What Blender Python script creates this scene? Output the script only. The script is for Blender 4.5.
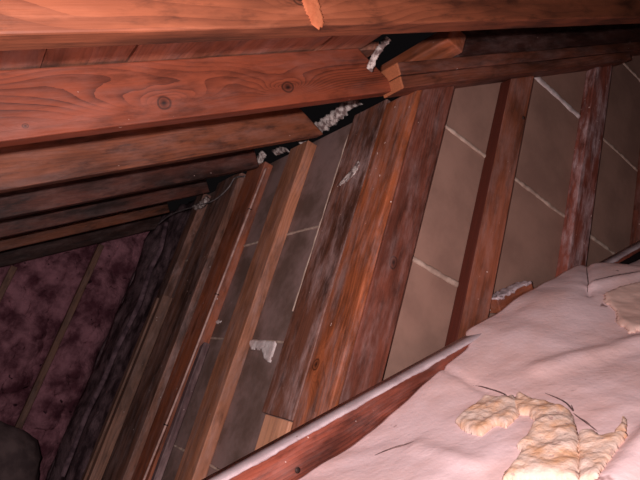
import bpy, bmesh, math, random
from mathutils import Vector, Matrix, noise
random.seed(7)
SC = bpy.context.scene
for o in list(bpy.data.objects): bpy.data.objects.remove(o)
C = SC.collection

# ---------------------------------------------------------------- camera
RIGHT = Vector((0.7820834, -0.55620961, 0.28102744))
DOWN = Vector((0.41244628, 0.12394054, -0.90251139))
FWD = Vector((0.46715481, 0.8217479, 0.32633842))
FPX = 542.957
cam = bpy.data.objects.new('camera', bpy.data.cameras.new('camera'))
cam.data.sensor_width = 36.0
cam.data.lens = FPX / 640 * 36.0
cam.data.clip_start = 0.02
m = Matrix.Identity(4)
for i in range(3):
    m[i][0] = RIGHT[i]; m[i][1] = -DOWN[i]; m[i][2] = -FWD[i]
cam.matrix_world = m
C.objects.link(cam)
SC.camera = cam

# ---------------------------------------------------------------- world, flash, exposure
w = bpy.data.worlds.new('world'); SC.world = w; w.use_nodes = True
w.node_tree.nodes['Background'].inputs[0].default_value = (0.9, 0.75, 0.8, 1)
w.node_tree.nodes['Background'].inputs[1].default_value = 0.004
# the hand-held torch / flash that lights the attic, just beside the lens
ld = bpy.data.lights.new('flash', 'SPOT')
ld.energy = 78.0; ld.color = (1.0, 0.87, 0.89); ld.shadow_soft_size = 0.012
ld.spot_size = math.radians(160); ld.spot_blend = 1.0
lo = bpy.data.objects.new('flash', ld); C.objects.link(lo)
lo.location = -DOWN * 0.040 - RIGHT * 0.065
aim = (FWD * 1.0 - RIGHT * 0.06 + DOWN * 0.30).normalized()
lo.rotation_euler = aim.to_track_quat('-Z', 'Y').to_euler()
SC.view_settings.view_transform = 'Standard'
SC.view_settings.look = 'None'
SC.view_settings.gamma = 1.0
SC.view_settings.use_curve_mapping = False
SC.view_settings.exposure = 0.0

# ---------------------------------------------------------------- frame of the roof slope
TH = 0.6793475
S = Vector((math.cos(TH), 0, math.sin(TH)))      # up the slope
N = Vector((-math.sin(TH), 0, math.cos(TH)))     # out of the roof
YV = Vector((0, 1, 0)); XV = Vector((1, 0, 0)); ZV = Vector((0, 0, 1))
def ray(px, py): return RIGHT * ((px - 320) / FPX) + DOWN * ((py - 240) / FPX) + FWD
def on_x(px, py, v): d = ray(px, py); return d * (v / d.x)
def on_y(px, py, v): d = ray(px, py); return d * (v / d.y)
def on_n(px, py, v): d = ray(px, py); return d * (v / d.dot(N))
def slope(u, y, h): return S * u + YV * y + N * h

# ---------------------------------------------------------------- object helpers
def tag(o, label=None, cat=None, group=None, kind=None):
    if label: o['label'] = label
    if cat: o['category'] = cat
    if group: o['group'] = group
    if kind: o['kind'] = kind
    return o
def link(name, bm, mat, parent=None, mw=None, smooth=False):
    me = bpy.data.meshes.new(name)
    bmesh.ops.recalc_face_normals(bm, faces=bm.faces)
    bm.to_mesh(me); bm.free()
    me.materials.append(mat)
    if smooth:
        for p in me.polygons: p.use_smooth = True
    o = bpy.data.objects.new(name, me); C.objects.link(o)
    if mw is not None: o.matrix_world = mw
    if parent is not None:
        o.parent = parent
        o.matrix_parent_inverse = parent.matrix_world.inverted()
    return o
def frame(origin, xd, yd):
    xd = xd.normalized(); zd = xd.cross(yd).normalized(); yd = zd.cross(xd)
    mw = Matrix.Identity(4)
    for i in range(3):
        mw[i][0] = xd[i]; mw[i][1] = yd[i]; mw[i][2] = zd[i]; mw[i][3] = origin[i]
    return mw
def board(name, origin, xd, yd, L, W, T, mat, parent=None, slant=0.0, slant0=0.0, bow=0.0, rough=0.0012, bevel=0.003, seg=None, slantz=0.0):
    """box from a corner: length L along xd, width W along yd, thickness T along xd x yd"""
    bm = bmesh.new()
    nx = seg or max(2, int(L / 0.04)); ny = 4; nz = 2
    g = {}
    def vert(i, j, k):
        if (i, j, k) in g: return g[(i, j, k)]
        y = W * j / ny; z = T * k / nz
        t = i / nx
        x = L * t + slant * (y / W) * t + slant0 * (y / W) * (1 - t) + slantz * (z / T) * t
        q = Vector((x * 3 + origin.x * 7, y * 18 + origin.y * 11, z * 18 + origin.z * 5))
        d = Vector((0, noise.noise(q), noise.noise(q + Vector((9, 3, 1))))) * rough
        b = bow * math.sin(math.pi * t)
        g[(i, j, k)] = bm.verts.new((x, y + d.y + b, z + d.z)); return g[(i, j, k)]
    def quad(a, b, c, d): bm.faces.new((vert(*a), vert(*b), vert(*c), vert(*d)))
    for i in range(nx):
        for j in range(ny):
            for k in (0, nz): quad((i, j, k), (i+1, j, k), (i+1, j+1, k), (i, j+1, k))
        for k in range(nz):
            for j in (0, ny): quad((i, j, k), (i+1, j, k), (i+1, j, k+1), (i, j, k+1))
    for j in range(ny):
        for k in range(nz):
            for i in (0, nx): quad((i, j, k), (i, j+1, k), (i, j+1, k+1), (i, j, k+1))
    o = link(name, bm, mat, parent, frame(origin, xd, yd))
    if bevel:
        b = o.modifiers.new('bevel', 'BEVEL'); b.width = bevel; b.segments = 2; b.limit_method = 'ANGLE'; b.angle_limit = math.radians(50)
    return o
def tube(name, pts, r, mat, parent=None, seg=6):
    bm = bmesh.new(); rings = []
    for i, p in enumerate(pts):
        a = pts[max(0, i-1)]; b = pts[min(len(pts)-1, i+1)]
        t = (b - a).normalized(); u = t.orthogonal().normalized()
        if rings: 
            u = (pu - t * pu.dot(t)).normalized()
        pu = u; v = t.cross(u)
        rr = r(i / (len(pts)-1)) if callable(r) else r
        rings.append([bm.verts.new(p + (u * math.cos(2*math.pi*k/seg) + v * math.sin(2*math.pi*k/seg)) * rr) for k in range(seg)])
    for a, b in zip(rings, rings[1:]):
        for k in range(seg): bm.faces.new((a[k], a[(k+1) % seg], b[(k+1) % seg], b[k]))
    bm.faces.new(rings[0]); bm.faces.new(rings[-1][::-1])
    return link(name, bm, mat, parent, smooth=True)
def spline(pts, n=8):
    out = []
    P = [pts[0]] + list(pts) + [pts[-1]]
    for i in range(1, len(P) - 2):
        for k in range(n):
            t = k / n
            a, b, c, d = P[i-1], P[i], P[i+1], P[i+2]
            out.append(0.5 * ((2*b) + (c - a) * t + (2*a - 5*b + 4*c - d) * t*t + (3*b - a - 3*c + d) * t**3))
    out.append(pts[-1]); return out
def spline2(p): return [(v.x, v.y) for v in spline([Vector((a, b, 0)) for a, b in p], 6)]
def inside(x, y, poly):
    c = False; n = len(poly); j = n - 1
    for i in range(n):
        if (poly[i][1] > y) != (poly[j][1] > y) and x < (poly[j][0]-poly[i][0])*(y-poly[i][1])/(poly[j][1]-poly[i][1])+poly[i][0]: c = not c
        j = i
    return c
def edge_dist(x, y, poly):
    best = 1e9; n = len(poly)
    for i in range(n):
        ax, ay = poly[i]; bx, by = poly[(i+1) % n]
        dx, dy = bx-ax, by-ay; t = max(0, min(1, ((x-ax)*dx+(y-ay)*dy)/(dx*dx+dy*dy+1e-12)))
        best = min(best, math.hypot(x-ax-t*dx, y-ay-t*dy))
    return best
def lump(name, poly, height, place, step, thick, mat, parent=None, rug=0.3, freq=60, under=0.0, soft=None):
    """solid mound with the outline poly (a,b); place(a,b,h) gives the world point"""
    xs = [p[0] for p in poly]; ys = [p[1] for p in poly]
    bm = bmesh.new(); top = {}; bot = {}
    nx = int((max(xs)-min(xs))/step)+2; ny = int((max(ys)-min(ys))/step)+2
    soft = soft or thick
    cells = []
    for i in range(nx):
        for j in range(ny):
            a = min(xs)+i*step; b = min(ys)+j*step
            jx = noise.noise(Vector((a*freq, b*freq, 4)))*step*1.2
            if inside(a+step/2+jx, b+step/2-jx, poly): cells.append((i, j))
    def v(d, i, j, up):
        if (i, j) in d: return d[(i, j)]
        a = min(xs)+i*step; b = min(ys)+j*step
        e = edge_dist(a, b, poly) if inside(a, b, poly) else 0
        s = min(1, e/soft); s = math.sqrt(1-(1-s)**2)
        h = (thick*(0.25+0.75*s)*(1+rug*2*noise.noise(Vector((a*freq, b*freq, 0)))) + rug*thick*noise.noise(Vector((a*freq*2.7, b*freq*2.7, 8)))) if up else -under
        d[(i, j)] = bm.verts.new(place(a, b, height(a, b)+h)); return d[(i, j)]
    cs = set(cells)
    for (i, j) in cells:
        bm.faces.new((v(top, i, j, 1), v(top, i+1, j, 1), v(top, i+1, j+1, 1), v(top, i, j+1, 1)))
        bm.faces.new((v(bot, i, j+1, 0), v(bot, i+1, j+1, 0), v(bot, i+1, j, 0), v(bot, i, j, 0)))
        for (di, dj, p, q) in ((-1, 0, (i, j), (i, j+1)), (1, 0, (i+1, j), (i+1, j+1)), (0, -1, (i, j), (i+1, j)), (0, 1, (i, j+1), (i+1, j+1))):
            if (i+di, j+dj) not in cs:
                bm.faces.new((v(top, *p, 1), v(top, *q, 1), v(bot, *q, 0), v(bot, *p, 0)))
    return link(name, bm, mat, parent, smooth=True)

# ---------------------------------------------------------------- materials
def lin(c): return tuple(((v/255)/12.92 if v/255 <= 0.04045 else ((v/255+0.055)/1.055)**2.4) for v in c) + (1,)
class NT:
    def __init__(s, name):
        s.m = bpy.data.materials.new(name); s.m.use_nodes = True; s.t = s.m.node_tree; s.n = s.t.nodes; s.l = s.t.links
        s.b = s.n['Principled BSDF']
    def val(s, x, sock):
        if hasattr(x, 'is_output') or isinstance(x, bpy.types.NodeSocket): s.l.new(x, sock)
        else: sock.default_value = x
    def math(s, op, a, b=0.0, c=None, clamp=False):
        n = s.n.new('ShaderNodeMath'); n.operation = op; n.use_clamp = clamp
        s.val(a, n.inputs[0]); s.val(b, n.inputs[1])
        if c is not None: s.val(c, n.inputs[2])
        return n.outputs[0]
    def noise(s, vec, scale, detail=3, rough=0.55, dist=0):
        n = s.n.new('ShaderNodeTexNoise'); s.l.new(vec, n.inputs['Vector']); n.inputs['Scale'].default_value = scale
        n.inputs['Detail'].default_value = detail; n.inputs['Roughness'].default_value = rough; n.inputs['Distortion'].default_value = dist
        return n.outputs['Fac']
    def map(s, vec, scale=(1, 1, 1), loc=(0, 0, 0)):
        n = s.n.new('ShaderNodeMapping'); s.l.new(vec, n.inputs[0]); n.inputs['Scale'].default_value = scale; s.val(loc, n.inputs['Location']); return n.outputs[0]
    def ramp(s, f, stops):
        n = s.n.new('ShaderNodeValToRGB'); s.l.new(f, n.inputs[0]); e = n.color_ramp.elements
        while len(e) < len(stops): e.new(0.5)
        for k, (p, c) in enumerate(stops): e[k].position = p; e[k].color = c
        return n.outputs[0]
    def smooth(s, f, lo, hi):
        n = s.n.new('ShaderNodeMapRange'); n.interpolation_type = 'SMOOTHSTEP'; s.l.new(f, n.inputs[0])
        n.inputs[1].default_value = lo; n.inputs[2].default_value = hi; return n.outputs[0]
    def mix(s, f, a, b, mode='MIX'):
        n = s.n.new('ShaderNodeMix'); n.data_type = 'RGBA'; n.blend_type = mode
        s.val(f, n.inputs['Factor']); s.val(a, n.inputs[6]); s.val(b, n.inputs[7]); return n.outputs[2]
    def bump(s, h, strength, dist):
        n = s.n.new('ShaderNodeBump'); s.l.new(h, n.inputs['Height']); n.inputs['Strength'].default_value = strength; n.inputs['Distance'].default_value = dist
        s.l.new(n.outputs[0], s.b.inputs['Normal'])
    def coords(s, rnd=True):
        tc = s.n.new('ShaderNodeTexCoord'); v = tc.outputs['Object']
        if rnd:
            oi = s.n.new('ShaderNodeObjectInfo'); cb = s.n.new('ShaderNodeCombineXYZ')
            k = s.math('MULTIPLY', oi.outputs['Random'], 37.0)
            for i in range(3): s.l.new(k, cb.inputs[i])
            a = s.n.new('ShaderNodeVectorMath'); a.operation = 'ADD'; s.l.new(v, a.inputs[0]); s.l.new(cb.outputs[0], a.inputs[1])
            return v, a.outputs[0]
        return v, v
def wood(name, light, dark, knots=(), dust=0.0, dustcol=(190, 160, 155), stain=0.5, ring=95, contrast=0.75, streak=0.5, rough=0.62, spec=0.3, edges=()):
    """grain runs along local X; knots = (x, y, rx, ry) in local metres"""
    M = NT(name); v, vr = M.coords()
    sx = M.n.new('ShaderNodeSeparateXYZ'); M.l.new(v, sx.inputs[0]); X, Y, Z = sx.outputs
    low = M.noise(M.map(vr, (1.4, 5, 5)), 1.0, 2)
    f = M.math('ADD', Y, M.math('MULTIPLY', Z, 0.6))
    f = M.math('ADD', f, M.math('MULTIPLY', low, 0.16))
    core = None
    for (kx, ky, rx, ry) in knots:
        wob = M.math('MULTIPLY', M.math('SUBTRACT', M.noise(vr, 10, 2), 0.5), ry * 1.2)
        Xk = M.math('ADD', X, wob); Yk = M.math('SUBTRACT', Y, wob)
        ax = M.math('DIVIDE', M.math('SUBTRACT', Xk, kx), rx); ay = M.math('DIVIDE', M.math('SUBTRACT', Yk, ky), ry)
        d2 = M.math('ADD', M.math('MULTIPLY', ax, ax), M.math('MULTIPLY', ay, ay))
        # pull from the far side of the knot so the grain sweeps round it
        g = M.math('EXPONENT', M.math('MULTIPLY', M.math('SQRT', d2), -1.15))
        f = M.math('ADD', f, M.math('MULTIPLY', g, ry * 5.0))
        kr = min(0.011, ry * 0.6)
        bx = M.math('DIVIDE', M.math('SUBTRACT', Xk, kx), kr * 1.25); by = M.math('DIVIDE', M.math('SUBTRACT', Yk, ky), kr)
        c2 = M.math('SQRT', M.math('ADD', M.math('MULTIPLY', bx, bx), M.math('MULTIPLY', by, by)))
        core = c2 if core is None else M.math('MINIMUM', core, c2)
    fine = M.noise(M.map(vr, (6, 190, 190)), 1.0, 3, 0.6)
    f2 = M.math('ADD', f, M.math('MULTIPLY', fine, 0.0018))
    s = M.math('FRACT', M.math('MULTIPLY', f2, ring))
    ringv = M.math('POWER', s, 2.2)
    amt = M.math('MULTIPLY', ringv, M.smooth(M.noise(M.map(vr, (0.8, 12, 12)), 1.3, 1), 0.3, 0.7))
    amt = M.math('MULTIPLY', amt, contrast)
    col = M.mix(amt, lin(light), lin(dark))
    st = M.noise(M.map(vr, (3.0, 60, 60)), 1.0, 3)
    col = M.mix(M.math('MULTIPLY', M.smooth(st, 0.45, 0.75), streak), col, lin(tuple(c*0.62 for c in light)))
    big = M.noise(M.map(vr, (3, 9, 9)), 1.0, 4)
    col = M.mix(M.math('MULTIPLY', M.smooth(big, 0.40, 0.66), min(1, stain*1.25)), col, lin(tuple(c*0.45 for c in dark)))
    mot = M.noise(M.map(vr, (11, 34, 34)), 1.0, 5, 0.65)
    col = M.mix(M.math('MULTIPLY', M.smooth(mot, 0.47, 0.72), 0.25+stain*0.7), col, lin(tuple(c*0.40 for c in dark)))
    pale = M.noise(M.map(vr, (5, 22, 22)), 1.7, 4, 0.6)
    col = M.mix(M.math('MULTIPLY', M.smooth(pale, 0.52, 0.75), 0.35), col, lin(tuple(min(255, c*1.12+14) for c in light)))
    if core is not None:
        ringk = M.smooth(M.math('ADD', core, fine), 0.5, 1.5)
        kc = M.mix(ringk, lin(tuple(c*0.6 for c in dark)), lin(tuple(c*0.8 for c in light)))
        col = M.mix(M.smooth(core, 1.15, 0.95), col, kc)
        rim = M.math('MULTIPLY', M.smooth(core, 0.8, 1.0), M.smooth(core, 1.35, 1.05))
        col = M.mix(M.math('MULTIPLY', rim, 0.7), col, lin(tuple(c*0.3 for c in dark)))
    if dust > 0:
        dn = M.noise(M.map(vr, (4, 14, 14)), 1.6, 6, 0.7)
        sp = M.noise(M.map(vr, (60, 110, 110)), 1.0, 2)
        d = M.math('MULTIPLY', M.smooth(dn, 0.40, 0.78), dust)
        d = M.math('MULTIPLY', d, M.math('ADD', 0.5, sp))
        col = M.mix(d, col, lin(dustcol))
        col = M.mix(M.smooth(M.noise(vr, 75, 1), 0.80-0.06*dust, 0.84-0.06*dust), col, lin((215, 190, 180)))
    for (ax, thr, c, sgn) in edges:      # end grain or a darker edge of the board itself
        q = {'X': X, 'Y': Y, 'Z': Z}[ax]
        k = M.math('LESS_THAN' if sgn < 0 else 'GREATER_THAN', q, thr)
        col = M.mix(k, col, M.mix(fine, lin(c), lin(tuple(t*0.7 for t in c))))
    M.l.new(col, M.b.inputs['Base Color']); M.b.inputs['Roughness'].default_value = rough; M.b.inputs['Specular IOR Level'].default_value = spec
    M.bump(M.math('ADD', M.math('MULTIPLY', ringv, 0.3), fine), 0.35, 0.002)
    return M.m
def plain(name, a, b, scale=14, rough=0.8, bump=0.4, bdist=0.004, spots=None, lo=0.35, hi=0.65, fine=90, stretch=(1, 1, 1)):
    M = NT(name); v, vr = M.coords()
    vv = M.map(vr, stretch)
    n1 = M.noise(vv, scale, 5, 0.6); n2 = M.noise(vv, fine, 3)
    col = M.mix(M.smooth(n1, lo, hi), lin(a), lin(b))
    if spots:
        col = M.mix(M.smooth(M.noise(vv, scale*3.1, 3), spots[1], spots[1]+0.06), col, lin(spots[0]))
    M.l.new(col, M.b.inputs['Base Color']); M.b.inputs['Roughness'].default_value = rough; M.b.inputs['Specular IOR Level'].default_value = 0.15
    M.bump(M.math('ADD', n1, M.math('MULTIPLY', n2, 0.5)), bump, bdist)
    return M.m
RED_L, RED_D = (196, 112, 78), (118, 50, 30)
m_r1 = wood('fir_orange', (126, 70, 46), (58, 22, 14), stain=0.55, contrast=0.75, knots=((0.99, 0.035, 0.035, 0.014),))
m_r2 = wood('fir_knotty', (134, 66, 43), (44, 13, 8), knots=((0.92, 0.034, 0.085, 0.022), (1.215, 0.040, 0.070, 0.020), (0.672, 0.02, 0.02, 0.006)), stain=0.25, ring=120, contrast=0.85, dust=0.1)
m_raft = wood('fir_rafter', (134, 76, 50), (70, 32, 20), stain=0.6, dust=0.15)
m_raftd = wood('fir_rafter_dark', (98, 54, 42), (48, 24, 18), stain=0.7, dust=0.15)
m_post = wood('fir_post', (168, 92, 56), (84, 38, 22), knots=((1.069, 0.030, 0.06, 0.024),), stain=0.45, dust=0.4, streak=0.8)
m_postB = wood('fir_post_side', (116, 62, 46), (58, 26, 18), stain=0.4, dust=0.3, knots=((1.353, 0.045, 0.04, 0.02),))
m_studo = wood('fir_stud_dark_edge', (156, 90, 64), (92, 46, 30), stain=0.35, dust=0.3, edges=(('Y', 0.0022, (92, 40, 28), -1),))  # left edge coloured a darker red than the face
m_postd = wood('fir_post_weathered', (120, 74, 56), (60, 32, 24), stain=0.5, dust=0.7)
m_stud = wood('fir_stud', (190, 126, 94), (114, 64, 42), stain=0.3, dust=0.35, contrast=0.5)
m_studr = wood('fir_stud_orange', (164, 90, 58), (92, 42, 27), stain=0.35, dust=0.3, contrast=0.5)
m_studb = wood('fir_stud_brown', (140, 96, 78), (80, 50, 40), stain=0.6, dust=0.5)
m_studw = wood('fir_stud_whitened', (150, 82, 66), (92, 44, 36), stain=0.4, dust=1.0, dustcol=(212, 184, 184))
m_plate = wood('fir_plate', (130, 74, 54), (68, 32, 22), stain=0.5, dust=0.2, edges=(('X', 0.003, (180, 108, 72), -1),))
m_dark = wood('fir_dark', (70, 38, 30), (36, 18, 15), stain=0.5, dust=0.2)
m_block = wood('fir_fresh', (214, 152, 116), (176, 104, 72), stain=0.1, contrast=0.4, dust=0.2)
m_lath = wood('lath_wood', (150, 108, 88), (100, 66, 52), stain=0.4, dust=0.2)
m_purple = wood('weathered_purple', (112, 84, 84), (74, 52, 54), stain=0.3, dust=0.6)
m_deck = wood('deck_boards', (176, 114, 88), (112, 64, 48), stain=0.4, dust=0.35)
m_schord = wood('fir_chord', (150, 76, 56), (80, 32, 24), stain=0.5, dust=0.2, ring=110)
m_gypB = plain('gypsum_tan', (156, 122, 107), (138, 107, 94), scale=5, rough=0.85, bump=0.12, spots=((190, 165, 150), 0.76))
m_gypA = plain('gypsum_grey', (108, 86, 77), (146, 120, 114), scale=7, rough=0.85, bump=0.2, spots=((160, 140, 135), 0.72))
m_plast = plain('plaster', (196, 172, 156), (165, 140, 126), scale=30, bump=0.8)
m_plastw = plain('plaster_white', (225, 212, 208), (200, 182, 178), scale=30, bump=0.8)
m_dust = plain('dusty_plaster', (206, 188, 190), (176, 156, 158), scale=14, bump=0.25, bdist=0.002, spots=((130, 105, 100), 0.70))
m_paper = plain('insulation_paper', (238, 210, 210), (230, 194, 188), scale=5, rough=0.8, bump=0.6, bdist=0.004, spots=((150, 118, 114), 0.69), fine=75)
m_fib = plain('fiberglass_cream', (226, 200, 184), (220, 170, 132), scale=20, rough=0.95, bump=0.7, bdist=0.004, fine=160, spots=((190, 158, 146), 0.64), lo=0.4, hi=0.7)
m_pink = plain('fiberglass_pink', (190, 132, 142), (100, 56, 66), scale=7, rough=0.95, bump=1.0, bdist=0.02, fine=60, spots=((60, 34, 42), 0.66))
m_felt = plain('black_paper', (70, 52, 56), (150, 122, 126), scale=9, rough=0.9, bump=0.9, bdist=0.015, spots=((120, 100, 100), 0.70))
m_rag = plain('grey_paper', (222, 208, 200), (124, 104, 100), scale=60, rough=0.9, bump=1.0, bdist=0.004, lo=0.4, hi=0.6)
m_heap = plain('grey_heap', (120, 100, 98), (90, 74, 74), scale=9, rough=0.9, bump=0.5)
m_cable = plain('cable_sheath', (206, 168, 156), (170, 134, 124), scale=40, rough=0.5)
m_wire = plain('wire', (150, 140, 138), (100, 92, 92), scale=40, rough=0.4)
m_steel = plain('rusty_steel', (70, 52, 46), (40, 30, 28), scale=60, rough=0.5)
m_tear = plain('torn_edge', (120, 96, 92), (80, 60, 58), scale=40)
m_floor = plain('attic_floor', (70, 52, 48), (50, 36, 34), scale=6)

TT = math.tan(TH)
def zn(x, h): return (h + math.sin(TH) * x) / math.cos(TH)     # height of the plane h above the slope at x

# ================================================================ SETTING
# roof deck: boards laid along Y above the rafters, laid edge to edge up the slope
bm = bmesh.new()
us = [-1.42]
while us[-1] < 1.10: us.append(us[-1] + 0.150)
shift = 0.0
for k, u0 in enumerate(us):
    u1 = u0 + 0.1475
    for (ya, yb) in ((0.2, 1.02), (1.022, 3.72)):
        vs = []
        hh = 0.381 + 0.0015 * ((k * 7) % 3)
        lim = 1.0 if ya < 1 else 1.06
        if u0 > lim - 0.02: continue
        end = min(u1, lim)
        for (u, h) in ((u0, hh), (end, hh), (end, hh + 0.02), (u0, hh + 0.02)):
            vs.append((bm.verts.new(slope(u, ya, h)), bm.verts.new(slope(u, yb, h))))
        for i in range(4):
            a = vs[i]; b = vs[(i+1) % 4]; bm.faces.new((a[0], b[0], b[1], a[1]))
        bm.faces.new([q[0] for q in vs]); bm.faces.new([q[1] for q in vs][::-1])
ceil = link('ceiling', bm, m_deck, mw=Matrix.Identity(4)); tag(ceil, kind='structure')
ceil.data.transform(frame(Vector((0, 0, 0)), YV, S).inverted()); ceil.matrix_world = frame(Vector((0, 0, 0)), YV, S)

# gypsum lath walls: courses with open joints
def courses(name, mat, zs, box, clip=None):
    bm = bmesh.new()
    for z0, z1 in zip(zs, zs[1:]):
        x0, x1, y0, y1 = box
        r = bmesh.ops.create_cube(bm, size=1.0)
        for v in r['verts']:
            v.co = Vector((x0 + (v.co.x+.5)*(x1-x0), y0 + (v.co.y+.5)*(y1-y0), z0+0.0035 + (v.co.z+.5)*(z1-z0-0.007)))
    if clip:
        r = bmesh.ops.bisect_plane(bm, geom=bm.verts[:]+bm.edges[:]+bm.faces[:], plane_co=clip[0], plane_no=clip[1], clear_outer=True)
        bmesh.ops.holes_fill(bm, edges=bm.edges[:], sides=8)
    o = link(name, bm, mat); tag(o, kind='structure'); return o
ZB = [-0.735, -0.33, 0.075, 0.484, 0.899, 1.303, 1.71, 2.11, 2.5]
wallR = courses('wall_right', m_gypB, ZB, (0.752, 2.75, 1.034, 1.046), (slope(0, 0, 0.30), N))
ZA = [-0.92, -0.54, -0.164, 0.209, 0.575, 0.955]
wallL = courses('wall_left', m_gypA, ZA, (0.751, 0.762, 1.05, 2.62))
def seam(parent, fixed, axis, z, a0, a1, w, mat, label=None, wobble=0.4):
    bm = bmesh.new(); n = int((a1-a0)/0.008); prev = None
    for i in range(n+1):
        a = a0 + (a1-a0)*i/n
        k = noise.noise(Vector((a*22, z*9, 1))); k2 = noise.noise(Vector((a*60, z*5, 7)))
        hw = w*0.5*(1+wobble*k+wobble*0.6*k2); out = 0.004*(1+0.8*k2)
        zc = z + 0.002*noise.noise(Vector((a*9, 2, z)))
        ring = []
        for (dz, dd) in ((-hw, 0), (-hw*0.6, out), (hw*0.6, out), (hw, 0), (hw*.5, -0.006), (-hw*.5, -0.006)):
            p = Vector((a, fixed-dd, zc+dz)) if axis == 'x' else Vector((fixed-dd, a, zc+dz))
            ring.append(bm.verts.new(p))
        if prev:
            for q in range(6): bm.faces.new((prev[q], prev[(q+1) % 6], ring[(q+1) % 6], ring[q]))
        else: bm.faces.new(ring)
        prev = ring
    bm.faces.new(prev[::-1])
    o = link('plaster_seam', bm, mat, parent, smooth=True)
    if label: o['label'] = label
    return o
for z in ZB[1:-1]:
    xm = (z*math.cos(TH) - 0.30)/math.sin(TH)     # the joints stop under the sloping plate
    x0 = max(0.76, xm + 0.03)
    if z == 1.303:
        seam(wallR, 1.034, 'x', z, x0, 1.46, 0.022, m_plastw, 'thick white plaster squeezed through the joint')
        seam(wallR, 1.034, 'x', z, 1.46, 2.7, 0.010, m_plast)
    elif x0 < 2.6: seam(wallR, 1.034, 'x', z, x0, 2.7, 0.013 if z != 0.484 else 0.017, m_plast)
for z in ZA[1:-1]:
    seam(wallL, 0.751, 'y', z, 1.06, 2.6, 0.008, m_plast)
poly = [(q.y, q.z) for q in (on_x(px, py, 0.751) for px, py in ((248.5, 342), (252, 340), (277, 341), (275, 350), (270, 364), (265, 359), (262.5, 350), (256, 349), (252.5, 350)))]
lump('plaster_splash', poly, lambda a, b: 0, lambda a, b, h: Vector((0.751-h, a, b)), 0.004, 0.006, m_plastw, wallL, rug=0.2)['label'] = 'white blob of plaster below the joint'
poly = [(q.y, q.z) for q in (on_x(px, py, 0.751) for px, py in ((208, 318), (212, 318), (222, 322), (217, 324), (211, 321)))]
lump('plaster_splash', poly, lambda a, b: 0, lambda a, b, h: Vector((0.751-h, a, b)), 0.004, 0.006, m_plastw, wallL, rug=0.2)
# dark lining past the last studs, and the gable end behind the pink batts
bm = bmesh.new()
def grid(bm, nu, nv, fn):
    g = [[bm.verts.new(fn(i/nu, j/nv)) for j in range(nv+1)] for i in range(nu+1)]
    for i in range(nu):
        for j in range(nv): bm.faces.new((g[i][j], g[i+1][j], g[i+1][j+1], g[i][j+1]))
    return g
grid(bm, 40, 50, lambda s, t: Vector((0.86 - 0.05*s + 0.035*noise.noise(Vector((s*6, t*5, 2))) + 0.015*noise.noise(Vector((s*17, t*15, 2))), 2.56 + 1.06*s, -0.92 + 1.97*t)))
o = link('wall_back_lining', bm, m_felt, smooth=True); tag(o, kind='structure')
mo = o.modifiers.new('solid', 'SOLIDIFY'); mo.thickness = 0.012
def box(name, a, b, mat, **k):
    bm = bmesh.new(); r = bmesh.ops.create_cube(bm, size=1.0)
    for v in r['verts']: v.co = Vector([a[i] + (v.co[i]+.5)*(b[i]-a[i]) for i in range(3)])
    o = link(name, bm, mat); tag(o, **k); return o
box('wall_back', (-1.6, 3.80, -0.94), (1.2, 3.83, 1.06), m_felt, kind='structure')
box('floor', (-1.6, -0.6, -0.96), (2.8, 3.83, -0.92), m_floor, kind='structure')

# ================================================================ ROOF RAFTERS
def rafter(yfar, x0, x1, mat, label, h=0.262, dep=0.118, t=0.042, **k):
    u0 = x0 / math.cos(TH) + 0; u1 = x1 / math.cos(TH)
    o = board('roof_rafter', slope((x0 + math.sin(TH)*h)/math.cos(TH), yfar, h), S, N, (x1-x0)/math.cos(TH), dep, t, mat, **k)
    # S x N = -Y: thickness runs toward the camera
    tag(o, label, 'rafter', 'sloping roof rafters'); return o
rafter(0.638, -0.55, 3.2, m_r1, 'bright orange roof rafter running across the whole top of the attic, nearest of all')
rafter(1.040, -0.55, 0.66, m_r2, 'orange brown roof rafter with two large round knots ending at the corner post', slant=-0.10)
rafter(1.470, -0.75, 0.706, m_raft, 'brown roof rafter just below the knotty one, ending above the first wall stud', slant=-0.08)
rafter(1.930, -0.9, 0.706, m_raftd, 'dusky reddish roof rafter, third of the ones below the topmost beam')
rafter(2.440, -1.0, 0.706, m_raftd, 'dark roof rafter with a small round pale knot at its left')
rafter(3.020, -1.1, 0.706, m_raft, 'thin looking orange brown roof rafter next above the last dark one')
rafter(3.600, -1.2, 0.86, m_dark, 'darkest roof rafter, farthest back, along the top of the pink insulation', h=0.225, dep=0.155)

# rafter on top of the double plate, with the short header against it
u = lambda x, h: (x + math.sin(TH)*h)/math.cos(TH)
o = board('roof_rafter', slope(u(0.79, 0.322), 1.0, 0.322), S, N, 2.6, 0.085, 0.045, m_dark)  # dark wood colour carries the shade under the topmost rafter
tag(o, 'dark rafter, shade put into its wood colour, lying on the double plate above the tan wall', 'rafter', 'sloping roof rafters')
o = board('header_block', Vector((0.722, 0.935, 1.052)), YV, ZV, 0.30, 0.058, 0.062, m_studr, bevel=0.004)
tag(o, 'short orange block crossing above the cut end of the double plate', 'wood block')

# double plate sloping up above the tan wall
pl = board('top_plate', slope(1.030, 1.032, 0.288), S, N, 2.75, 0.033, 0.080, m_plate)
tag(pl, 'upper board of the sloping double plate, with a pale square cut end', 'plate', 'boards of the sloping double plate')
pl2 = board('top_plate', slope(1.032, 1.032, 0.255), S, N, 1.25, 0.032, 0.076, m_plate)
tag(pl2, 'lower board of the sloping double plate, bearing on the studs of the tan wall', 'plate', 'boards of the sloping double plate')

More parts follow.
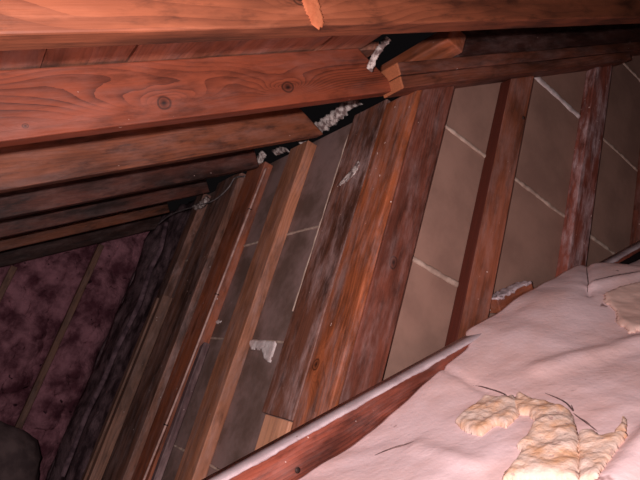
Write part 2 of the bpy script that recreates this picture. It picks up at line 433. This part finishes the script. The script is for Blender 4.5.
# ================================================================ CORNER POST
ZF = -0.92
def stud_A(y0, y1, ztop, mat, label, zb=ZF, x=0.711, d=0.040, name='wall_stud', slant=0.0, slant0=0.0, group='studs of the grey left wall', **k):
    # length up Z, width along -Y -> thickness Z x -Y = +X
    o = board(name, Vector((x, y1, zb)), ZV, -YV, ztop-zb, y1-y0, d, mat, slant=slant, slant0=slant0, **k)
    return tag(o, label, 'stud', group)
o = board('corner_board', Vector((0.711, 1.122, ZF)), ZV, -YV, 1.83, 0.126, 0.0225, m_post, bevel=0.004, slantz=0.018)
tag(o, 'bright orange corner board with a knot low on its lit face', 'board')
o = board('corner_stud', Vector((0.734, 0.994, ZF)), ZV, XV, 1.842, 0.102, 0.040, m_postB, slant=0.082)
tag(o, 'dark reddish corner stud with a small knot, left of the tan wall', 'stud')
stud_A(1.123, 1.277, 0.93, m_postd, 'wide dusty weathered stud fixed against the left of the corner post', zb=0.014, group=None, name='wall_stud')
o = board('wood_block', Vector((0.706, 1.245, ZF)), ZV, -YV, 0.012-ZF, 0.118, 0.045, m_block)
tag(o, 'clean pale block cut off square under the corner post studs', 'wood block')
# trim the crust of plaster up the side of the dusty stud
pts = [Vector((0.748, 1.342+0.006*noise.noise(Vector((0, 0, z*30))), z)) for z in [0.30+0.02*i for i in range(31)]]
o = tube('plaster_crust', pts, lambda t: 0.0035+0.002*noise.noise(Vector((t*25, 3, 3))), m_plast)
tag(o, 'thin pale line of plaster up the left edge of the dusty corner stud', 'plaster')

poly = [(q.y, q.z) for q in (on_x(px, py, 0.711) for px, py in ((337, 187), (343, 179), (352, 169), (358, 161), (360, 164), (356, 173), (347, 182)))]
lump('plaster_scuff', poly, lambda a, b: 0, lambda a, b, h: Vector((0.7105-h, a, b)), 0.003, 0.001, m_rag, bpy.data.objects['wall_stud'], rug=0.6)['label'] = 'whitish scuff'
poly = [(q.x, q.z) for q in (on_y(px, py, 0.596) for px, py in ((300, -6), (317, -6), (321, 10), (325, 27), (319, 30), (312, 24), (306, 12)))]
lump('resin_streak', poly, lambda a, b: 0, lambda a, b, h: Vector((a, 0.5962-h, b)), 0.003, 0.0015, plain('resin', (168, 100, 68), (146, 78, 50), scale=30), bpy.data.objects['roof_rafter'], rug=0.3)['label'] = 'pale orange resin streak'
# ================================================================ LEFT WALL STUDS
stud_A(1.540, 1.662, 0.925, m_stud, 'smooth pinkish orange stud with dark grey board on both sides, left of the corner post')
stud_A(1.862, 2.020, 0.93, m_studr, 'orange stud with a thin cable running down its right edge')
o = stud_A(2.100, 2.340, 0.945, m_studb, 'broad brown stud with a dark knot and pale scuffs, left of the cabled one')
o = board('short_board', Vector((0.713, 1.848, ZF)), ZV, -YV, 1.085, 0.026, 0.026, m_purple, slant=0.02)
tag(o, 'short greyish purple board with a pale edge beside the cabled stud', 'board')
stud_A(2.400, 2.440, 0.375, m_lath, 'thin pale wood strip left of the broad brown stud, its top cut off', name='wood_strip', x=0.683, d=0.047, group='thin strips beside the far studs')
stud_A(2.450, 2.490, 0.36, m_lath, 'thinnest pale wood strip beside the black lining', name='wood_strip', x=0.677, d=0.030, group='thin strips beside the far studs')
stud_A(2.50, 2.60, 0.93, m_studb, 'dark stud standing behind the two thin strips', x=0.711, d=0.04)

# ================================================================ RIGHT WALL STUDS
def stud_B(x0, x1, mat, label, h=0.255, d=0.039, y=0.995, group='studs of the tan right wall', **k):
    zt = zn(x0, h); sl = TT*(x1-x0)
    # length Z, width +X -> Z x X = +Y thickness away from the camera
    o = board('wall_stud', Vector((x0, y, ZF)), ZV, XV, zt-ZF-0.001, x1-x0, d, mat, slant=sl, **k)
    return tag(o, label, 'stud', group)
stud_B(1.045, 1.147, m_studo, 'orange stud amid the tan wall, with a dark red left edge')
stud_B(1.462, 1.560, m_studw, 'stud streaked with white, second to the right of the corner post')
stud_B(1.872, 1.97, m_postB, 'reddish stud cut by the right edge of the photo')

# ================================================================ LOWER SLOPING MEMBER
st = -0.395
chord = board('lower_rafter', slope(-0.9, 0.967, st-0.14), S, N, 3.6, 0.1385, 0.042, m_schord)
tag(chord, 'reddish brown sloping rafter in front of the corner post, white dust along its top', 'rafter')
# dusty plaster lying on the top edge
bm = bmesh.new(); prev = None
for i in range(361):
    uu = -0.9 + 3.6*i/360
    k = noise.noise(Vector((uu*14, 0, 0))); k2 = noise.noise(Vector((uu*50, 0, 5)))
    yn = 0.9245 - 0.002*abs(k2) ; yf = 0.967
    drop = 0.003 + 0.007*max(0, k) + 0.002*abs(k2)
    ring = [bm.verts.new(slope(uu, y, h)) for (y, h) in ((yf, st-0.0018), (yf, st+0.003), (yn+0.004, st+0.003+0.001*k), (yn-0.001, st), (yn-0.0015, st-drop), (yn+0.001, st-drop))]
    if prev:
        for q in range(6): bm.faces.new((prev[q], prev[(q+1) % 6], ring[(q+1) % 6], ring[q]))
    else: bm.faces.new(ring)
    prev = ring
bm.faces.new(prev[::-1])
o = link('dust_layer', bm, m_dust, chord, smooth=True); o['label'] = 'whitish grey plaster dust on the top edge'
# dusty blocking between the studs
o = board('wall_blocking', slope(1.200, 1.0335, -0.392), S, N, 0.170, 0.040, 0.050, m_studr)
tag(o, 'sloping wood blocking low between two studs of the tan wall, its top whitened', 'wood block')
bm = bmesh.new()
grid(bm, 60, 6, lambda s, t: slope(1.2005+0.169*s, 0.984+0.049*t, -0.349+0.006*noise.noise(Vector((s*9, t*3, 0)))+0.003*noise.noise(Vector((s*40, t*9, 0)))))
d = link('dust_layer', bm, m_dust, o, smooth=True); mo = d.modifiers.new('solid', 'SOLIDIFY'); mo.thickness = 0.008; mo.offset = -1
bm = bmesh.new()  # black sheet painting in the shaded gap between rafter top and insulation
g = [[slope(uu, y, h) for uu in (1.68, 2.68)] for (y, h) in ((0.9235, st-0.014), (0.9205, st-0.014), (0.9205, st-0.13), (0.9235, st-0.13))]
vv = [[bm.verts.new(p) for p in q] for q in g]
for i in range(4): bm.faces.new((vv[i][0], vv[(i+1) % 4][0], vv[(i+1) % 4][1], vv[i][1]))
bm.faces.new([q[0] for q in vv]); bm.faces.new([q[1] for q in vv][::-1])
link('shade_sheet', bm, plain('shade_black', (20, 14, 14), (28, 20, 20)), chord)['label'] = 'black sheet standing in for shade on the upper length'

# ================================================================ INSULATION BLANKET ON THE SLOPE
def ss(a, b, x):
    t = max(0, min(1, (x-a)/(b-a))); return t*t*(3-2*t)
def edge_y(uu):       # where the blanket ends against / over the lower rafter
    return 0.9225 + 0.056*ss(0.97, 1.05, uu)*(1-ss(1.60, 1.70, uu))
def H(uu, y):
    h = -0.452 + 0.010*noise.noise(Vector((uu*2.4, y*2.6, 1))) + 0.004*noise.noise(Vector((uu*7, y*8, 4))) + 0.002*noise.noise(Vector((uu*25, y*25, 9)))
    over = ss(0.93, 1.09, uu)*(1-ss(1.60, 1.72, uu))
    t = ss(0.60, 0.915, y)
    tgt = -0.468 + (0.468-0.410)*ss(0.55, 1.0, uu)
    tgt = tgt*(1-over) + over*(-0.389 + 0.013*ss(1.12, 1.3, uu))
    if uu > 1.66: tgt = -0.43 - 0.02*ss(1.7, 2.1, uu)
    h = h*(1-t) + tgt*t + 0.003*noise.noise(Vector((uu*18, y*18, 3)))*t
    # creases
    for (px, py, qx, qy, wd, am) in CREASE:
        dx, dy = qx-px, qy-py; L = dx*dx+dy*dy
        k = max(0, min(1, ((uu-px)*dx+(y-py)*dy)/L)); d = math.hypot(uu-px-k*dx, y-py-k*dy)
        h += am*math.exp(-(d/wd)**2)
    return h
def uy(px, py, h=-0.44): 
    p = on_n(px, py, h); return p.dot(S), p.y
CREASE = []
for (a, b, wd, am) in (((592, 276), (593, 312), 0.010, -0.010), ((598, 305), (650, 286), 0.018, 0.012), ((430, 372), (520, 402), 0.008, -0.006),
                       ((612, 484), (660, 432), 0.025, 0.018), ((545, 372), (640, 340), 0.03, 0.012), ((415, 440), (475, 465), 0.02, 0.006),
                       ((520, 330), (470, 400), 0.05, -0.008)):
    CREASE.append(uy(*a) + uy(*b) + (wd, am))
bm = bmesh.new()
NU, NV = 300, 110
grid(bm, NU, NV, lambda s, t: (lambda uu: (lambda y: slope(uu, y, H(uu, y)))(0.12 + (edge_y(uu)-0.12)*t))(-0.6 + 3.3*s))
bat = link('insulation_batt', bm, m_paper, smooth=True)
tag(bat, 'pinkish white paper faced insulation lying on the slope at lower right', 'insulation')
mo = bat.modifiers.new('solid', 'SOLIDIFY'); mo.thickness = 0.012; mo.offset = 0
torn = [
 ('torn', ((455, 421), (469, 407), (486, 398), (500, 399), (512, 396), (519, 404), (517, 416), (507, 427), (497, 423), (481, 434), (467, 430))),
 ('torn', ((511, 402), (520, 395), (534, 401), (548, 403), (562, 406), (570, 412), (577, 428), (580, 450), (578, 481), (503, 481), (507, 473), (517, 463), (522, 452), (517, 449), (528, 438), (536, 424), (530, 414), (518, 414))),
 ('torn', ((579, 434), (592, 431), (600, 437), (612, 435), (628, 434), (618, 450), (608, 465), (600, 484), (579, 484))),
 ('torn', ((620, 426), (624, 415), (627, 430), (622, 437), (612, 436))),
]
labs = ['torn flap of cream fibreglass', 'big torn patch of cream fibreglass bursting through the paper', 'yellowish fibreglass in a hollow', None]
for (nm, pp), lb in zip(torn, labs):
    poly = [uy(*q) for q in pp]
    o = lump('exposed_fibreglass', poly, lambda a, b: H(a, b)+0.006, lambda a, b, h: slope(a, b, h), 0.003, 0.012, m_fib, bat, rug=0.18, freq=30, under=0.006, soft=0.016)
    if lb: o['label'] = lb
for q in (((470, 386), (480, 387), (495, 391), (506, 395), (512, 400)), ((545, 393), (556, 397), (566, 402), (573, 410), (571, 404)), ((573, 412), (585, 421), (597, 430)),
          ((586, 277), (592, 279), (601, 275)), ((591, 280), (592, 292), (593, 302), (591, 312)), ((600, 303), (620, 296), (645, 288)), ((372, 446), (395, 439), (412, 436)), ((432, 377), (436, 373))):
    pts = [slope(a, b, H(a, b)+0.0068) for a, b in spline2([uy(*p) for p in q])]
    tube('tear_edge', pts, lambda t: 0.0004+0.0018*math.sin(math.pi*min(1, max(0, t)))*(0.6+0.8*abs(noise.noise(Vector((t*9, q[0][0], 0))))), m_tear, bat)
# separate torn sheet of paper at the right edge
poly = [uy(*q) for q in ((608, 310), (622, 302), (650, 292), (665, 330), (640, 331), (629, 334), (627, 330), (620, 326))]
o = lump('torn_paper_sheet', poly, lambda a, b: H(a, b)+0.006, lambda a, b, h: slope(a, b, h), 0.006, 0.010, plain('paper_peach', (232, 196, 182), (222, 184, 170), scale=8, bump=0.3), None, rug=0.15, freq=20, under=0.0, soft=0.01)
tag(o, 'small peach coloured sheet of torn paper on the insulation at the right edge', 'paper')

# ================================================================ FAR END: pink batts, studs
def pink(x0, x1, seed, label):
    bm = bmesh.new()
    def fn(s, t):
        x = x0 + (x1-x0)*s; z = -0.915 + t*(min(zn(x, 0.36), 9)+0.915)
        b = 0.055*(math.sin(math.pi*min(1, max(0, s)))**0.5)
        n = noise.noise(Vector((x*5, seed, z*5))); n2 = noise.noise(Vector((x*13, seed+4, z*13))); n3 = noise.noise(Vector((x*32, seed+7, z*32)))
        return Vector((x, 3.745 - b - 0.045*n - 0.028*n2 - 0.012*n3, z))
    grid(bm, 46, 110, fn)
    o = link('pink_batt', bm, m_pink, smooth=True)
    mo = o.modifiers.new('solid', 'SOLIDIFY'); mo.thickness = 0.03; mo.offset = -1
    return tag(o, label, 'insulation', 'pink insulation batts on the end wall')
pink(-0.30, 0.140, 1, 'pink fluffy insulation batt at the far left edge')
pink(0.165, 0.525, 2, 'pink fluffy insulation batt between the two thin end wall studs')
pink(0.565, 0.795, 3, 'pink fluffy insulation batt right of the long thin stud, beside the black lining')
for x, zb, lb, mt in ((0.148, ZF, 'thin stud at the far left, mostly hidden under the rafters', m_lath), (0.540, -0.44, 'long thin stud standing between two pink batts', m_lath)):
    o = board('end_wall_stud', Vector((x-0.016, 3.625, zb)), ZV, XV, zn(x, 0.215)-zb, 0.036, 0.04, mt)
    tag(o, lb, 'stud', 'thin studs of the pink end wall')
# folded strip of lining paper
sp = spline([on_x(px, py, 0.785) for px, py in ((166, 222), (160, 248), (149, 272), (138, 305), (118, 345), (103, 380), (88, 410), (72, 450), (62, 476))], 8)
bm = bmesh.new(); prev = None
for i, p in enumerate(sp):
    wdt = 0.022+0.010*noise.noise(Vector((i*0.15, 1, 1)))
    r = [bm.verts.new(p + Vector((dx, dy*wdt, 0))) for dx, dy in ((0.01, -1), (-0.012, -0.3), (-0.008, 0.5), (0.012, 1))]
    if prev:
        for q in range(3): bm.faces.new((prev[q], prev[q+1], r[q+1], r[q]))
    prev = r
o = link('paper_fold', bm, plain('paper_purple', (140, 112, 118), (86, 66, 72), scale=20, bump=0.8), smooth=True)
mo = o.modifiers.new('solid', 'SOLIDIFY'); mo.thickness = 0.004
tag(o, 'purplish grey fold of paper hanging down the black lining', 'paper')
# dark heap at the lower left
def heap(s, t):
    a = s*2*math.pi; ph = t*math.pi
    d = Vector((math.sin(ph)*math.cos(a)*0.30, math.sin(ph)*math.sin(a)*0.20, math.cos(ph)*0.30))
    k = 1 + 0.16*noise.noise(d*5) + 0.06*noise.noise(d*16)
    return Vector((0.43, 3.30, -0.70)) + d*k
bm = bmesh.new(); grid(bm, 48, 32, heap); bmesh.ops.remove_doubles(bm, verts=bm.verts, dist=0.0005)
for v in bm.verts:
    if v.co.z < ZF+0.002: v.co.z = ZF+0.002
o = link('folded_batt', bm, m_heap, smooth=True); tag(o, 'dark grey lumpy folded batt in the lower left corner', 'insulation')

# ================================================================ TORN PAPER ALONG THE EAVES EDGE
def rag(pts, wd, label, name='torn_paper'):
    sp = spline(pts, 10); bm = bmesh.new(); prev = None
    for i, p in enumerate(sp):
        r = []
        for k in range(9):
            a = 2*math.pi*k/9
            d = XV*math.cos(a)*0.5 + (N*0.8+YV*0.6)*math.sin(a)
            e = wd(i/len(sp)) if callable(wd) else wd
            q = p + d*e*(1+0.6*noise.noise(Vector((i*0.5, k*1.7, p.x*20)))+0.3*noise.noise(Vector((i*1.3, k*3.1, 3))))
            r.append(bm.verts.new(q))
        if prev:
            for q in range(9): bm.faces.new((prev[q], prev[(q+1) % 9], r[(q+1) % 9], r[q]))
        else: bm.faces.new(r)
        prev = r
    bm.faces.new(prev[::-1])
    o = link(name, bm, m_rag, smooth=True)
    return tag(o, label, 'torn paper', 'torn grey paper along the ends of the rafters')
rag([on_y(389, 38, 0.95), on_y(382, 46, 0.96), on_y(375, 56, 0.965), on_y(369, 70, 0.97)], 0.009, 'crumpled grey paper strip between the topmost beam and the knotty rafter')
rag([on_x(358, 100, 0.735), on_x(345, 108, 0.735), on_x(333, 118, 0.735), on_x(318, 128, 0.735), on_x(307, 133, 0.735), on_x(300, 143, 0.735)], 0.022, 'longest crumpled grey paper roll, above the left wall near the corner post')
rag([on_x(288, 150, 0.725), on_x(282, 150, 0.725), on_x(274, 153, 0.725)], 0.015, 'small crumpled grey paper wad above the pinkish orange stud')
rag([on_x(264, 152, 0.715), on_x(260, 160, 0.715), on_x(256, 168, 0.715)], 0.018, 'small hanging grey paper scrap above the cabled stud')
rag([on_x(208, 198, 0.705), on_x(201, 205, 0.70), on_x(194, 208, 0.70)], 0.016, 'grey cobwebby paper tuft at the top of the broad brown stud')

# ================================================================ CABLE AND WIRE
pts = spline([Vector((0.722, 1.857, 0.90)), Vector((0.716, 1.857, 0.62)), Vector((0.711, 1.857, 0.33)), Vector((0.707, 1.862, 0.01)), Vector((0.706, 1.885, -0.29)), Vector((0.706, 1.90, -0.60)), Vector((0.706, 1.905, -0.915))], 10)
cb = tube('cable', pts, 0.0042, m_cable); tag(cb, 'thin pale cable stapled down the orange stud of the left wall', 'cable')
for z in (0.70, 0.36, -0.10):
    p = min(pts, key=lambda q: abs(q.z-z))
    tube('staple', [p + Vector((0.006, 0.009, 0)), p + Vector((-0.006, 0.007, 0)), p + Vector((-0.007, -0.005, 0)), p + Vector((0.006, -0.008, 0))], 0.0018, m_steel, cb)
pts = spline([on_x(245, 176, 0.70), on_x(235, 178, 0.698), on_x(229, 187, 0.698), on_x(220, 196, 0.698), on_x(210, 202, 0.697), on_x(196, 206, 0.697), on_x(172, 214, 0.697), on_x(158, 224, 0.697)], 8)
o = tube('wire', pts, 0.0032, m_wire); tag(o, 'loose thin grey wire sagging under the ends of the dark rafters', 'wire')
# nails and crumbs
def nail(p, d, label):
    o = tube('nail', [p + d*0.004, p - d*0.002, p - d*0.003], lambda t: 0.006 if t > 0.2 else 0.003, m_steel, seg=8); tag(o, label, 'nail', 'nail heads')
nail(on_y(297, 470, 0.9245), YV, 'dark nail head low in the reddish sloping rafter')
nail(on_x(191, 293, 0.7105), XV, 'dark nail head in the broad brown stud')
nail(on_y(523, 118, 0.9945), YV, 'dark nail head near the top of the middle stud of the tan wall')
